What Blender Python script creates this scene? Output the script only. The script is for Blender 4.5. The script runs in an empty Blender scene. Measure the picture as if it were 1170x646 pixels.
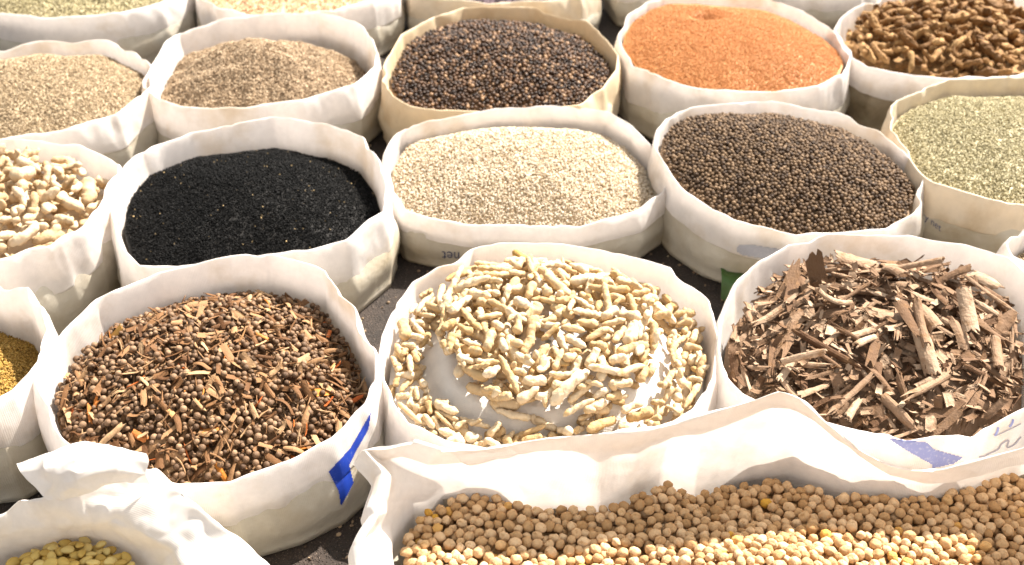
import bpy, math, random
import numpy as np
from mathutils import Vector, Matrix, noise
from mathutils.bvhtree import BVHTree
R = math.radians
random.seed(7); rng = np.random.default_rng(7)
scene = bpy.context.scene
C = scene.collection

# ------------------------------------------------------------------ camera
PITCH, CAMZ, FPX = R(36.0), 1.06, 1300.0
cam = bpy.data.objects.new('camera', bpy.data.cameras.new('camera')); C.objects.link(cam)
cam.location = (0, 0, CAMZ); cam.rotation_euler = (math.pi/2 - PITCH, 0, 0)
cam.data.sensor_width = 36; cam.data.lens = FPX/1170*36
cam.data.clip_start = .01; cam.data.clip_end = 500
cam.data.dof.use_dof = True; cam.data.dof.focus_distance = 1.28; cam.data.dof.aperture_fstop = 6.3
scene.camera = cam
cP, sP = math.cos(PITCH), math.sin(PITCH)
def ray(px, py):
    x = (px-585)/FPX; y = (py-323)/FPX
    return np.array([x, cP - y*sP, -sP - y*cP])
def at(px, py, z):                      # point at height z seen at that spot of the photograph
    d = ray(px, py); t = (z-CAMZ)/d[2]
    return np.array([d[0]*t, d[1]*t, z])

# ------------------------------------------------------------------ light
SUN_AZ, SUN_EL = R(45), R(47)            # azimuth from +X towards +Y
L = Vector((math.cos(SUN_EL)*math.cos(SUN_AZ), math.cos(SUN_EL)*math.sin(SUN_AZ), math.sin(SUN_EL)))
sun = bpy.data.objects.new('sun', bpy.data.lights.new('sun', 'SUN')); C.objects.link(sun)
sun.data.energy = 4.6; sun.data.angle = R(.53); sun.data.color = (1.0, .92, .82)
sun.rotation_euler = (-L).to_track_quat('-Z', 'Y').to_euler(); sun.location = L*4
w = bpy.data.worlds.new('World'); scene.world = w; w.use_nodes = True
nt = w.node_tree; nt.nodes.clear()
sky = nt.nodes.new('ShaderNodeTexSky'); sky.sky_type = 'NISHITA'; sky.sun_disc = False
sky.sun_elevation = SUN_EL; sky.sun_rotation = math.pi/2 - SUN_AZ; sky.dust_density = 3.0; sky.ozone_density = .6
hs = nt.nodes.new('ShaderNodeHueSaturation'); hs.inputs['Saturation'].default_value = .06
bg = nt.nodes.new('ShaderNodeBackground'); bg.inputs['Strength'].default_value = .080
ow = nt.nodes.new('ShaderNodeOutputWorld')
nt.links.new(sky.outputs[0], hs.inputs['Color']); nt.links.new(hs.outputs[0], bg.inputs[0]); nt.links.new(bg.outputs[0], ow.inputs[0])
vs = scene.view_settings; vs.view_transform = 'Standard'; vs.look = 'None'; vs.gamma = 1; vs.exposure = 1.75
scene.display_settings.display_device = 'sRGB'
scene.cycles.max_bounces = 8; scene.cycles.transmission_bounces = 6; scene.cycles.diffuse_bounces = 5

# ------------------------------------------------------------------ materials
def newmat(name):
    m = bpy.data.materials.new(name); m.use_nodes = True
    t = m.node_tree; t.nodes.clear()
    o = t.nodes.new('ShaderNodeOutputMaterial')
    return m, t, o
def N(t, typ, **kw):
    n = t.nodes.new(typ)
    for k, v in kw.items():
        if k in n.inputs: n.inputs[k].default_value = v
        else: setattr(n, k, v)
    return n
def c4(c): return (c[0], c[1], c[2], 1)
def ramp(t, stops, interp='LINEAR'):
    n = t.nodes.new('ShaderNodeValToRGB'); e = n.color_ramp; e.interpolation = interp
    while len(e.elements) < len(stops): e.elements.new(.5)
    for el, (p, c) in zip(e.elements, stops): el.position = p; el.color = c4(c)
    return n
def fabric(name, col, dirt=(.42,.30,.17), dirt_lo=.55, dirt_hi=.80, transl=.42, bump=.22, dscale=9, crump=.34):
    m, t, o = newmat(name); l = t.links.new
    uv = N(t, 'ShaderNodeUVMap'); geo = N(t, 'ShaderNodeTexCoord')
    oi = N(t, 'ShaderNodeObjectInfo')
    off = N(t, 'ShaderNodeVectorMath', operation='ADD'); l(geo.outputs['Object'], off.inputs[0]); l(oi.outputs['Location'], off.inputs[1])
    n1 = N(t, 'ShaderNodeTexNoise', Scale=dscale, Detail=7.0, Roughness=.62); l(off.outputs[0], n1.inputs['Vector'])
    r1 = ramp(t, [(dirt_lo, (0,0,0)), (dirt_hi, (1,1,1))]); l(n1.outputs['Fac'], r1.inputs[0])
    n2 = N(t, 'ShaderNodeTexNoise', Scale=70.0, Detail=5.0, Roughness=.6); l(off.outputs[0], n2.inputs['Vector'])
    r2 = ramp(t, [(.3, [c*.9 for c in col]), (.7, col)]); l(n2.outputs['Fac'], r2.inputs[0])
    mx = N(t, 'ShaderNodeMix', data_type='RGBA'); l(r1.outputs[0], mx.inputs[0]); l(r2.outputs[0], mx.inputs[6]); mx.inputs[7].default_value = c4(dirt)
    # woven tape: two crossing bands
    hts = []
    for d in ('X', 'Y'):
        wv = N(t, 'ShaderNodeTexWave', wave_type='BANDS', bands_direction=d, Scale=150.0, Distortion=1.2); wv.inputs['Detail'].default_value = 1; wv.inputs['Detail Scale'].default_value = .6
        l(uv.outputs[0], wv.inputs['Vector']); hts.append(wv)
    ad = N(t, 'ShaderNodeMath', operation='ADD'); l(hts[0].outputs['Fac'], ad.inputs[0]); l(hts[1].outputs['Fac'], ad.inputs[1])
    n3 = N(t, 'ShaderNodeTexNoise', Scale=28.0, Detail=4.0, Roughness=.5); l(off.outputs[0], n3.inputs['Vector'])
    b1 = N(t, 'ShaderNodeBump', Strength=.2, Distance=.0006); l(ad.outputs[0], b1.inputs['Height'])
    b2 = N(t, 'ShaderNodeBump', Strength=bump, Distance=.006); l(n3.outputs['Fac'], b2.inputs['Height']); l(b1.outputs[0], b2.inputs['Normal'])
    n4 = N(t, 'ShaderNodeTexNoise', noise_type='RIDGED_MULTIFRACTAL', Scale=17.0, Detail=4.0, Roughness=.5); l(off.outputs[0], n4.inputs['Vector'])
    b3 = N(t, 'ShaderNodeBump', Strength=crump, Distance=.006); l(n4.outputs['Fac'], b3.inputs['Height']); l(b2.outputs[0], b3.inputs['Normal']); b2 = b3
    p = N(t, 'ShaderNodeBsdfPrincipled', Roughness=.42); p.inputs['Specular IOR Level'].default_value = .45
    l(mx.outputs[2], p.inputs['Base Color']); l(b2.outputs[0], p.inputs['Normal'])
    tr = N(t, 'ShaderNodeBsdfTranslucent'); l(mx.outputs[2], tr.inputs[0]); l(b2.outputs[0], tr.inputs['Normal'])
    ms = N(t, 'ShaderNodeMixShader'); ms.inputs[0].default_value = transl
    l(p.outputs[0], ms.inputs[1]); l(tr.outputs[0], ms.inputs[2]); l(ms.outputs[0], o.inputs[0])
    return m
def grain(name, stops, rough=.6, spec=.3, bump=0., bscale=300, blotch=None):
    m, t, o = newmat(name); l = t.links.new
    g = N(t, 'ShaderNodeNewGeometry'); oi = N(t, 'ShaderNodeObjectInfo')
    ad = N(t, 'ShaderNodeMath', operation='ADD'); l(g.outputs['Random Per Island'], ad.inputs[0]); l(oi.outputs['Random'], ad.inputs[1])
    fr = N(t, 'ShaderNodeMath', operation='FRACT'); l(ad.outputs[0], fr.inputs[0])
    r = ramp(t, stops); l(fr.outputs[0], r.inputs[0])
    p = N(t, 'ShaderNodeBsdfPrincipled', Roughness=rough); p.inputs['Specular IOR Level'].default_value = spec
    col = r.outputs[0]
    tc = N(t, 'ShaderNodeTexCoord')
    if blotch:
        nb = N(t, 'ShaderNodeTexNoise', Scale=blotch[1], Detail=4.0, Roughness=.6); l(tc.outputs['Object'], nb.inputs['Vector'])
        rb = ramp(t, [(blotch[2], (0,0,0)), (blotch[3], (1,1,1))]); l(nb.outputs['Fac'], rb.inputs[0])
        mx = N(t, 'ShaderNodeMix', data_type='RGBA'); l(rb.outputs[0], mx.inputs[0]); l(col, mx.inputs[6]); mx.inputs[7].default_value = c4(blotch[0]); col = mx.outputs[2]
    l(col, p.inputs['Base Color'])
    if bump:
        n = N(t, 'ShaderNodeTexNoise', Scale=bscale, Detail=4.0, Roughness=.65); l(tc.outputs['Object'], n.inputs['Vector'])
        b = N(t, 'ShaderNodeBump', Strength=bump, Distance=.002); l(n.outputs['Fac'], b.inputs['Height']); l(b.outputs[0], p.inputs['Normal'])
    l(p.outputs[0], o.inputs[0])
    return m
def ink(name, col, wear=.5):
    m, t, o = newmat(name); l = t.links.new
    tc = N(t, 'ShaderNodeTexCoord'); n = N(t, 'ShaderNodeTexNoise', Scale=260.0, Detail=3.0); l(tc.outputs['Object'], n.inputs['Vector'])
    r = ramp(t, [(.64-.12*wear, col), (.80+.2*(1-wear), [c*.4+.35 for c in col])]); l(n.outputs['Fac'], r.inputs[0])
    p = N(t, 'ShaderNodeBsdfPrincipled', Roughness=.5); l(r.outputs[0], p.inputs['Base Color']); l(p.outputs[0], o.inputs[0])
    return m
WHITE = (.87,.825,.79)
M = dict(
 cuff=fabric('white_woven_plastic', WHITE, dirt=(.60,.49,.35), dirt_lo=.52, dirt_hi=.82),
 body=fabric('shade_toned_woven_plastic', (.56,.52,.44), dirt=(.36,.29,.19), dirt_lo=.42, dirt_hi=.75, transl=.12, bump=.6),  # base colour greyed to carry the shade on sack sides, plus brown dirt stains
 jute=fabric('tan_cloth', (.72,.58,.39), dirt=(.52,.36,.19), transl=.25),
 jutebody=fabric('tan_cloth_worn', (.68,.57,.41), dirt=(.5,.36,.2), transl=.1, bump=.6),
 tan=fabric('cream_cloth', (.74,.63,.48), dirt=(.5,.36,.2), transl=.22),
 dirty=fabric('soiled_woven_plastic', (.40,.33,.23), dirt=(.16,.12,.07), dirt_lo=.38, dirt_hi=.62, transl=.08, bump=.6),
 sheet=fabric('white_plastic_sheet', (.80,.75,.68), dirt=(.62,.47,.26), dirt_lo=.6, dirt_hi=.9, transl=.1, bump=.3),
 loose=fabric('thin_white_plastic', (.82,.775,.73), dirt=(.66,.55,.42), dirt_lo=.6, dirt_hi=.92, transl=.30, bump=.2, crump=.6),
 green=fabric('green_plastic', (.05,.11,.02), dirt=(.03,.05,.012), transl=.1),
 blue=ink('blue_print', (.008,.04,.33), .0), fadeblue=ink('faded_blue_print', (.20,.22,.42), .8), grey=ink('faded_grey_print', (.36,.36,.40), .9), navy=ink('navy_print', (.045,.055,.12), .5), slate=ink('slate_print', (.25,.24,.28), .6),
 nigella=grain('black_seed', [(0,(.002,.002,.002)),(.55,(.006,.006,.006)),(.93,(.014,.014,.014)),(.998,(.03,.028,.026)),(.999,(.4,.25,.1)),(1,(.5,.36,.18))], .6, .08),
 sesame=grain('pale_seed', [(0,(.34,.24,.13)),(.25,(.56,.45,.31)),(1,(.74,.65,.52))], .6),
 cumin=grain('tan_seed', [(0,(.12,.08,.04)),(.4,(.34,.25,.145)),(1,(.54,.43,.29))], .6),
 coriander=grain('brown_powder', [(0,(.12,.08,.045)),(.4,(.34,.24,.145)),(1,(.53,.41,.28))], .7),
 sumac=grain('orange_seed', [(0,(.36,.13,.03)),(.5,(.55,.245,.08)),(1,(.66,.36,.15))], .6),
 lentil=grain('peach_lentil', [(0,(.46,.27,.14)),(.5,(.64,.45,.28)),(1,(.74,.58,.40))], .6),
 fennel=grain('green_tan_seed', [(0,(.12,.10,.04)),(.4,(.34,.29,.155)),(1,(.56,.50,.32))], .6),
 fennelg=grain('green_seed', [(0,(.13,.105,.05)),(.4,(.35,.30,.165)),(1,(.54,.47,.30))], .6),
 yellow=grain('yellow_seed', [(0,(.16,.085,.012)),(.5,(.31,.18,.03)),(1,(.45,.29,.075))], .6),
 purple=grain('dark_purple_leaf', [(0,(.05,.03,.04)),(1,(.12,.08,.09))], .7),
 pepper=grain('dark_peppercorn', [(0,(.036,.019,.009)),(.5,(.105,.062,.031)),(1,(.23,.148,.083))], .6, .25, .5, 900),
 juniper=grain('shiny_brown_berry', [(0,(.014,.006,.003)),(.5,(.050,.024,.011)),(.85,(.13,.066,.032)),(1,(.36,.22,.12))], .42, .25, .3, 700),
 allspice=grain('brown_berry', [(0,(.075,.040,.020)),(.5,(.17,.10,.054)),(1,(.28,.175,.10))], .6, .3, .5, 700),
 chip=grain('brown_chip', [(0,(.085,.036,.012)),(.45,(.20,.10,.042)),(.8,(.34,.20,.10)),(.93,(.44,.29,.16)),(.96,(.46,.18,.03)),(.985,(.40,.07,.015)),(1,(.5,.30,.08))], .7, .2, .5, 400),
 bark=grain('cinnamon_bark', [(0,(.085,.043,.021)),(.35,(.19,.115,.068)),(.75,(.32,.215,.14)),(1,(.44,.32,.22))], .8, .15, .8, 260, blotch=((.19,.105,.05), 60, .5, .75)),
 darkbark=grain('dark_bark', [(0,(.10,.055,.03)),(1,(.13,.075,.04))], .75, .2, .6, 260),
 turmeric=grain('turmeric_skin', [(0,(.44,.295,.145)),(.5,(.58,.435,.265)),(1,(.68,.555,.385))], .85, .1, .8, 300, blotch=((.44,.27,.09), 75, .52, .8)),
 darkturm=grain('turmeric_skin_dark', [(0,(.34,.20,.06)),(1,(.40,.25,.08))], .75, .2, .6, 380),
 ginger=grain('ginger_skin', [(0,(.38,.26,.14)),(.5,(.48,.355,.215)),(1,(.58,.45,.30))], .75, .2, .7, 260, blotch=((.40,.25,.10), 60, .55, .85)),
 galangal=grain('galangal_skin', [(0,(.11,.05,.014)),(.5,(.25,.13,.045)),(1,(.40,.24,.10))], .75, .2, .8, 200, blotch=((.12,.06,.02), 60, .5, .8)),
 chickpea=grain('chickpea_skin', [(0,(.40,.24,.11)),(.4,(.53,.345,.18)),(.94,(.66,.47,.28)),(.985,(.56,.31,.08)),(1,(.60,.34,.05))], .75, .15, .9, 240, blotch=((.34,.18,.065), 210, .54, .76)),
 bean=grain('pale_bean', [(0,(.46,.29,.06)),(.5,(.62,.43,.11)),(1,(.70,.54,.2))], .5, .35, .2, 200),
)

# ------------------------------------------------------------------ helpers
def tag(o, label=None, cat=None, group=None, kind=None):
    for k, v in (('label',label),('category',cat),('group',group),('kind',kind)):
        if v: o[k] = v
    return o
def mesh_data(name, V, F, mat, uv=None, smooth=True):
    me = bpy.data.meshes.new(name)
    V = np.asarray(V, np.float32); F = np.asarray(F, np.int32)
    k = F.shape[1]
    me.vertices.add(len(V)); me.vertices.foreach_set('co', V.ravel())
    me.loops.add(F.size); me.loops.foreach_set('vertex_index', F.ravel())
    me.polygons.add(len(F)); me.polygons.foreach_set('loop_start', np.arange(0, F.size, k, dtype=np.int32))
    me.polygons.foreach_set('use_smooth', np.full(len(F), smooth))
    if uv is not None:
        ul = me.uv_layers.new(name='UVMap'); ul.data.foreach_set('uv', np.asarray(uv, np.float32)[F.ravel()].ravel())
    me.update(calc_edges=True); me.validate()
    if mat: me.materials.append(mat)
    return me
def link(name, me, loc=(0,0,0), parent=None):
    o = bpy.data.objects.new(name, me); C.objects.link(o)
    if parent: o.parent = parent
    o.location = loc
    return o
def empty(name, loc):
    o = bpy.data.objects.new(name, None); C.objects.link(o); o.location = loc; o.empty_display_size = .05
    return o
def part(name, V, F, mat, root, uv=None, smooth=True):      # V in world coordinates, root an Empty without rotation
    V = np.asarray(V) - np.array(root.location)
    return link(name, mesh_data(name, V, F, mat, uv, smooth), (0,0,0), root)
def catmull(P, n, closed=True, lin=0.0):
    P = np.asarray(P, float); m = len(P)
    segs = m if closed else m-1
    dense = []
    for i in range(segs):
        if closed: p0,p1,p2,p3 = P[(i-1)%m],P[i],P[(i+1)%m],P[(i+2)%m]
        else: p0,p1,p2,p3 = P[max(i-1,0)],P[i],P[i+1],P[min(i+2,m-1)]
        # chord-scaled tangents
        d1 = np.linalg.norm(p2-p1)+1e-9; d0 = np.linalg.norm(p1-p0)+1e-9; d2 = np.linalg.norm(p3-p2)+1e-9
        t1 = (p2-p0)/(d0+d1)*d1 if d0>1e-6 else p2-p1
        t2 = (p3-p1)/(d1+d2)*d1 if d2>1e-6 else p2-p1
        u = np.linspace(0,1,24,endpoint=False)[:,None]
        h = (2*u**3-3*u**2+1)*p1 + (u**3-2*u**2+u)*t1 + (-2*u**3+3*u**2)*p2 + (u**3-u**2)*t2
        dense.append(h*(1-lin) + (p1*(1-u)+p2*u)*lin)
    D = np.vstack(dense + ([P[:1]] if closed else [P[-1:]]))
    s = np.concatenate([[0], np.cumsum(np.linalg.norm(np.diff(D,axis=0),axis=1))])
    q = np.linspace(0, s[-1], n, endpoint=not closed)
    return np.stack([np.interp(q, s, D[:,k]) for k in range(P.shape[1])], 1), q
def grid_faces(r, c, closed):
    i = np.arange(r-1)[:,None]; j = np.arange(c if closed else c-1)[None,:]
    j2 = (j+1) % c
    return np.stack([i*c+j, i*c+j2, (i+1)*c+j2, (i+1)*c+j], -1).reshape(-1,4)
def nz(v, f, seed): return noise.noise(Vector((v[0]*f+seed*13.7, v[1]*f-seed*7.1, v[2]*f+seed*3.3)))
def crease(v, f, seed): return 1 - 2*abs(nz(v, f, seed))
def inpoly(x, y, P):
    ins = np.zeros(x.shape, bool); m = len(P); j = m-1
    for i in range(m):
        xi,yi,xj,yj = P[i,0],P[i,1],P[j,0],P[j,1]
        if yi != yj:
            cnd = ((yi>y) != (yj>y)) & (x < (xj-xi)*(y-yi)/(yj-yi)+xi); ins ^= cnd
        j = i
    return ins
def ico(sub):
    import bmesh
    bm = bmesh.new(); bmesh.ops.create_icosphere(bm, subdivisions=sub, radius=1)
    V = np.array([v.co[:] for v in bm.verts]); F = np.array([[v.index for v in f.verts] for f in bm.faces]); bm.free()
    return V, F
ICO1, ICO2, ICO3 = ico(1), ico(2), ico(3)
def eulers(a, b, c):                     # batch of rotation matrices Rz(a) Ry(b) Rx(c)
    ca,sa,cb,sb,cc,sc = np.cos(a),np.sin(a),np.cos(b),np.sin(b),np.cos(c),np.sin(c)
    return np.stack([np.stack([ca*cb, ca*sb*sc-sa*cc, ca*sb*cc+sa*sc],-1), np.stack([sa*cb, sa*sb*sc+ca*cc, sa*sb*cc-ca*sc],-1), np.stack([-sb, cb*sc, cb*cc],-1)],-2)
def merge(V0, F0, pos, Rm, sc):          # many copies of one small shape in one mesh
    V = np.einsum('nij,vj->nvi', Rm, V0)*sc[:,None,None] + pos[:,None,:]
    F = F0[None] + (np.arange(len(pos))*len(V0))[:,None,None]
    return V.reshape(-1,3), F.reshape(-1, F0.shape[1])

# ------------------------------------------------------------------ sacks
NS = 320
class Sack: pass
def make_sack(pts, hb, hf, label, seed, cuff=.058, mc='cuff', mb='body', lin=.95, taper=-.003, name='spice_sack', wr=1.0, zfun=None):
    pts = np.array(pts, float); ymin, ymax = pts[:,1].min(), pts[:,1].max()
    W = []
    for px, py in pts:
        z = hb + (hf-hb)*(py-ymin)/(ymax-ymin)
        if zfun: z += zfun(px, py)
        W.append(at(px, py, z))
    W = np.array(W)
    area = .5*np.sum(W[:,0]*np.roll(W[:,1],-1)-np.roll(W[:,0],-1)*W[:,1])
    if area < 0: W = W[::-1]
    rim, s = catmull(W, NS, True, lin)
    for i in range(NS): rim[i,2] += .0035*nz(rim[i], 16, seed) + .0015*nz(rim[i], 45, seed)
    tg = np.roll(rim,-6,0)-np.roll(rim,6,0); tg = tg[:,:2]; tg /= np.linalg.norm(tg,axis=1)[:,None]
    nr = np.stack([tg[:,1], -tg[:,0]], 1)
    for _ in range(24): nr = (np.roll(nr,1,0)+2*nr+np.roll(nr,-1,0))/4
    nr /= np.linalg.norm(nr,axis=1)[:,None]
    c = rim.mean(0); K = Sack(); K.rim, K.nr, K.c, K.seed, K.s = rim, nr, c, seed, s
    root = empty(name, (c[0], c[1], 0)); tag(root, label, 'sack', 'sacks of spices set out on the ground'); K.root = root
    kr = np.random.default_rng(seed*11+3); per0 = s[-1]*NS/(NS-1)
    KN = [(kr.uniform(0,per0), kr.choice([-1,-1,1])*kr.uniform(.003,.0075), kr.uniform(.020,.040), kr.uniform(-.35,.35)) for _ in range(9)]
    KN += [(kr.uniform(0,per0), kr.choice([-1,1])*kr.uniform(.0010,.0026), kr.uniform(.008,.016), kr.uniform(-.9,.9)) for _ in range(12)]
    def kink(sv, dep):
        r_ = 0
        for k0,a_,w_,sl in KN:
            d_ = abs((sv-k0-sl*dep+per0/2)%per0-per0/2); r_ += a_*max(0,1-d_/w_)
        return r_
    for i in range(NS): rim[i,2] -= .45*abs(kink(s[i],0))
    def row(off, dz, amp, f=22, absz=None, kk=0):
        V = np.zeros((NS,3))
        for i in range(NS):
            z = rim[i,2]+dz if absz is None else absz[i]
            p = np.array([rim[i,0], rim[i,1], z]); d = off
            if amp:
                q = p*np.array([1,1,.55]); d += amp*wr*(.8*crease(q, f*.6, seed)-.2 + .6*nz(q, f*.4, seed+5) + .25*crease(q, f*1.9, seed+9))
            if kk: d += kk*kink(s[i], rim[i,2]-z)
            V[i,:2] = rim[i,:2] + nr[i]*d; V[i,2] = z
        return V
    def loft(rows, vs_):
        V = np.vstack(rows); per = s[-1]*NS/(NS-1)
        uv = np.vstack([np.stack([s, np.full(NS, v)],1) for v in vs_])
        return V, grid_faces(len(rows), NS, True), uv
    ch = np.array([cuff*(1+.18*nz(rim[i]*np.array([1,1,0]), 7, seed+2)) for i in range(NS)])
    inn = [(-.020,-.105,.002),(-.012,-.075,.0035),(-.0075,-.05,.0045),(-.0045,-.03,.0042),(-.0025,-.015,.003),(-.0012,-.006,.0015),(0,-.0012,.0008)]
    rows, vv = [], []
    for o_, d_, a_ in inn: rows.append(row(o_, d_, a_, kk=max(.1,1+d_*14))); vv.append(d_+.2)
    for o_, d_, a_ in [(.0010,.0003,.0004),(.0022,-.0004,.0006),(.0031,-.0020,.0008)]: rows.append(row(o_, d_, a_, kk=1)); vv.append(.2-d_+.004)
    for k, f_ in enumerate([.16,.30,.45,.6,.75,.88,.97,1.0]):
        o_ = .0034+.0070*f_; a_ = .0012+.0040*math.sin(f_*math.pi*.8)
        rows.append(row(o_, 0, a_, absz=rim[:,2]-ch*f_, kk=max(.25,1-f_*.8))); vv.append(.2+.06*f_+.004)
    rows.append(row(.0095, 0, .0022, absz=rim[:,2]-ch*1.02, kk=.25)); vv.append(.268)
    rows.append(row(.0066, 0, .0022, absz=rim[:,2]-ch*.9)); vv.append(.275)
    V, F, uv = loft(rows, vv)
    K.cuff = part('folded_cuff', V, F, M[mc], root, uv)
    rows, vv = [], []
    z0 = rim[:,2]-ch*.72
    for k, t_ in enumerate(np.linspace(0,1,13)):
        o_ = .0050 + .006*math.sin(min(t_*1.25,1)*math.pi) - taper*t_**2.6
        rows.append(row(o_, 0, .0012+.0062*math.sin(min(1,t_*1.1)*math.pi), f=15, absz=z0*(1-t_)+.003*t_)); vv.append(.12*t_)
    last = rows[-1]; cc = last.mean(0)
    for f_ in (.93,.5,.04): rows.append(cc+(last-cc)*f_*np.array([1,1,1])); vv.append(.13+.2*(1-f_))
    V, F, uv = loft(rows, vv)
    K.body = part('sack_body', V, F, M[mb], root, uv)
    K.inner = rim[:,:2] - nr*.0085      # where the filling touches the wall
    return K

# ------------------------------------------------------------------ fillings
class Pile:
    """height field of a heap inside a sack: edge e below the rim, c rise at the centre"""
    def __init__(self, K, e, c, p=2.2, rough=.002, rf=30, bumps=(), de=.012):
        self.K, self.P = K, K.inner
        self.cx, self.cy = K.inner.mean(0)
        a = np.arctan2(K.inner[:,1]-self.cy, K.inner[:,0]-self.cx); r = np.hypot(K.inner[:,0]-self.cx, K.inner[:,1]-self.cy)
        o = np.argsort(a); a, r, z = a[o], r[o], K.rim[o,2]
        zs = z.copy()
        for _ in range(40): zs = (np.roll(zs,1)+zs+np.roll(zs,-1))/3
        self.a = np.concatenate([a-2*np.pi, a, a+2*np.pi]); self.r = np.tile(r,3); self.z = np.tile(zs,3)
        self.e, self.c, self.p, self.rough, self.rf, self.bumps = e, c, p, rough, rf, bumps
        self.zm = zs.mean(); self.de = de
    def rho(self, x, y):
        a = np.arctan2(y-self.cy, x-self.cx); return np.hypot(x-self.cx,y-self.cy)/np.interp(a, self.a, self.r), a
    def h(self, x, y):
        x, y = np.atleast_1d(x).astype(float), np.atleast_1d(y).astype(float)
        q, a = self.rho(x, y); ze = np.interp(a, self.a, self.z) - self.de*np.clip(np.cos(a-.75),0,1)
        qq = np.clip(q,0,1)
        z = (ze*qq + self.zm*(1-qq)) - self.e + self.c*(1-qq**self.p)
        if self.rough:
            z += self.rough*np.array([noise.noise((u*self.rf, v*self.rf, self.K.seed*3.1)) + .5*noise.noise((u*self.rf*2.3, v*self.rf*2.3, 9+self.K.seed)) for u,v in zip(x.ravel(), y.ravel())]).reshape(x.shape)
        for bx, by, br, bd in self.bumps: z += bd*np.exp(-((x-bx)**2+(y-by)**2)/br**2)
        return z
    def surface(self, rings=34, n=128):
        a = np.linspace(-np.pi, np.pi, n, endpoint=False); rr = np.interp(a, self.a, self.r)
        V = []
        for q in np.linspace(1.0, .02, rings):
            x = self.cx+np.cos(a)*rr*q; y = self.cy+np.sin(a)*rr*q
            V.append(np.stack([x, y, self.h(x,y)],1))
        V = np.vstack(V); F = grid_faces(rings, n, True)
        return V, np.vstack([F[:,[0,1,2]], F[:,[0,2,3]]])
    def sample(self, n, qmax=.985):
        lo, hi = self.P.min(0), self.P.max(0); out = np.zeros((0,2))
        while len(out) < n:
            p = rng.uniform(lo, hi, (n*2,2)); q,_ = self.rho(p[:,0],p[:,1]); out = np.vstack([out, p[q<qmax]])
        return out[:n]
def seen(P, pad=30):                      # inside the frame?
    d = P - np.array([0,0,CAMZ]); zc = d[:,1]*cP - d[:,2]*sP
    u = 585 + FPX*d[:,0]/zc; v = 323 - FPX*(d[:,1]*sP + d[:,2]*cP)/zc
    return (u>-pad)&(u<1170+pad)&(v>-pad)&(v<646+pad), u, v
def fine_pile(pile, mat, L_, W_, n, label, cat, shape=None, dz=(-1.0,.9), tilt=.6, name='seed_heap', T=None):
    V0, F0 = ICO1
    V0 = V0*np.array([L_, W_, (T or W_)])*.5
    p = pile.sample(n); z = pile.h(p[:,0], p[:,1]) + rng.uniform(dz[0], dz[1], n)*W_
    pos = np.column_stack([p, z]); ok,_,_ = seen(pos, 60); pos = pos[ok]; n = len(pos)
    Rm = eulers(rng.uniform(0,2*np.pi,n), rng.normal(0,tilt,n), rng.uniform(0,np.pi,n))
    Vg, Fg = merge(V0, F0, pos, Rm, rng.uniform(.75,1.25,n))
    Vs, Fs = pile.surface(); 
    V = np.vstack([Vs-np.array([0,0,W_*1.3]), Vg]); F = np.vstack([Fs, Fg+len(Vs)])
    c = np.array([pile.cx, pile.cy, pile.zm-pile.e])
    o = link(name, mesh_data(name, V-c, F, M[mat]), c)
    return tag(o, label, cat, kind='stuff')

class HM:                                 # height map onto which pieces are dropped one after another
    def __init__(self, x0, x1, y0, y1, base, res=.002):
        self.x0, self.y0, self.res = x0, y0, res
        self.nx, self.ny = int((x1-x0)/res)+1, int((y1-y0)/res)+1
        X, Y = np.meshgrid(x0+np.arange(self.nx)*res, y0+np.arange(self.ny)*res)
        self.X, self.Y = X, Y; self.b = base(X.ravel(), Y.ravel()).reshape(X.shape); self.h = self.b.copy()
    def get(self, x, y):
        i = np.clip(((x-self.x0)/self.res).astype(int),0,self.nx-1); j = np.clip(((y-self.y0)/self.res).astype(int),0,self.ny-1)
        return self.h[j,i]
    def cells(self, x, y, r):
        i0,i1 = max(0,int((x-r-self.x0)/self.res)), min(self.nx,int((x+r-self.x0)/self.res)+2)
        j0,j1 = max(0,int((y-r-self.y0)/self.res)), min(self.ny,int((y+r-self.y0)/self.res)+2)
        if i1<=i0 or j1<=j0: return None
        d2 = (self.X[j0:j1,i0:i1]-x)**2+(self.Y[j0:j1,i0:i1]-y)**2
        return slice(j0,j1), slice(i0,i1), np.sqrt(np.clip(r*r-d2,0,None)), d2<r*r
    def drop(self, P, r, sink=.15, hmax=9):
        best = -9
        cs = []
        for (x,y,z), rr in zip(P, r):
            k = self.cells(x,y,rr); cs.append(k)
            if k is None or not k[3].any(): continue
            best = max(best, (self.h[k[0],k[1]]+k[2]-z)[k[3]].max())
        z0 = best - sink*np.mean(r)
        i = min(max(int((P[:,0].mean()-self.x0)/self.res),0),self.nx-1); j = min(max(int((P[:,1].mean()-self.y0)/self.res),0),self.ny-1)
        if z0 + P[:,2].mean() - self.b[j,i] > hmax: return None
        for (x,y,z), k in zip(P, cs):
            if k is None: continue
            sub = self.h[k[0],k[1]]; np.maximum(sub, np.where(k[3], z0+z+k[2], -9), out=sub)
        return z0
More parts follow.
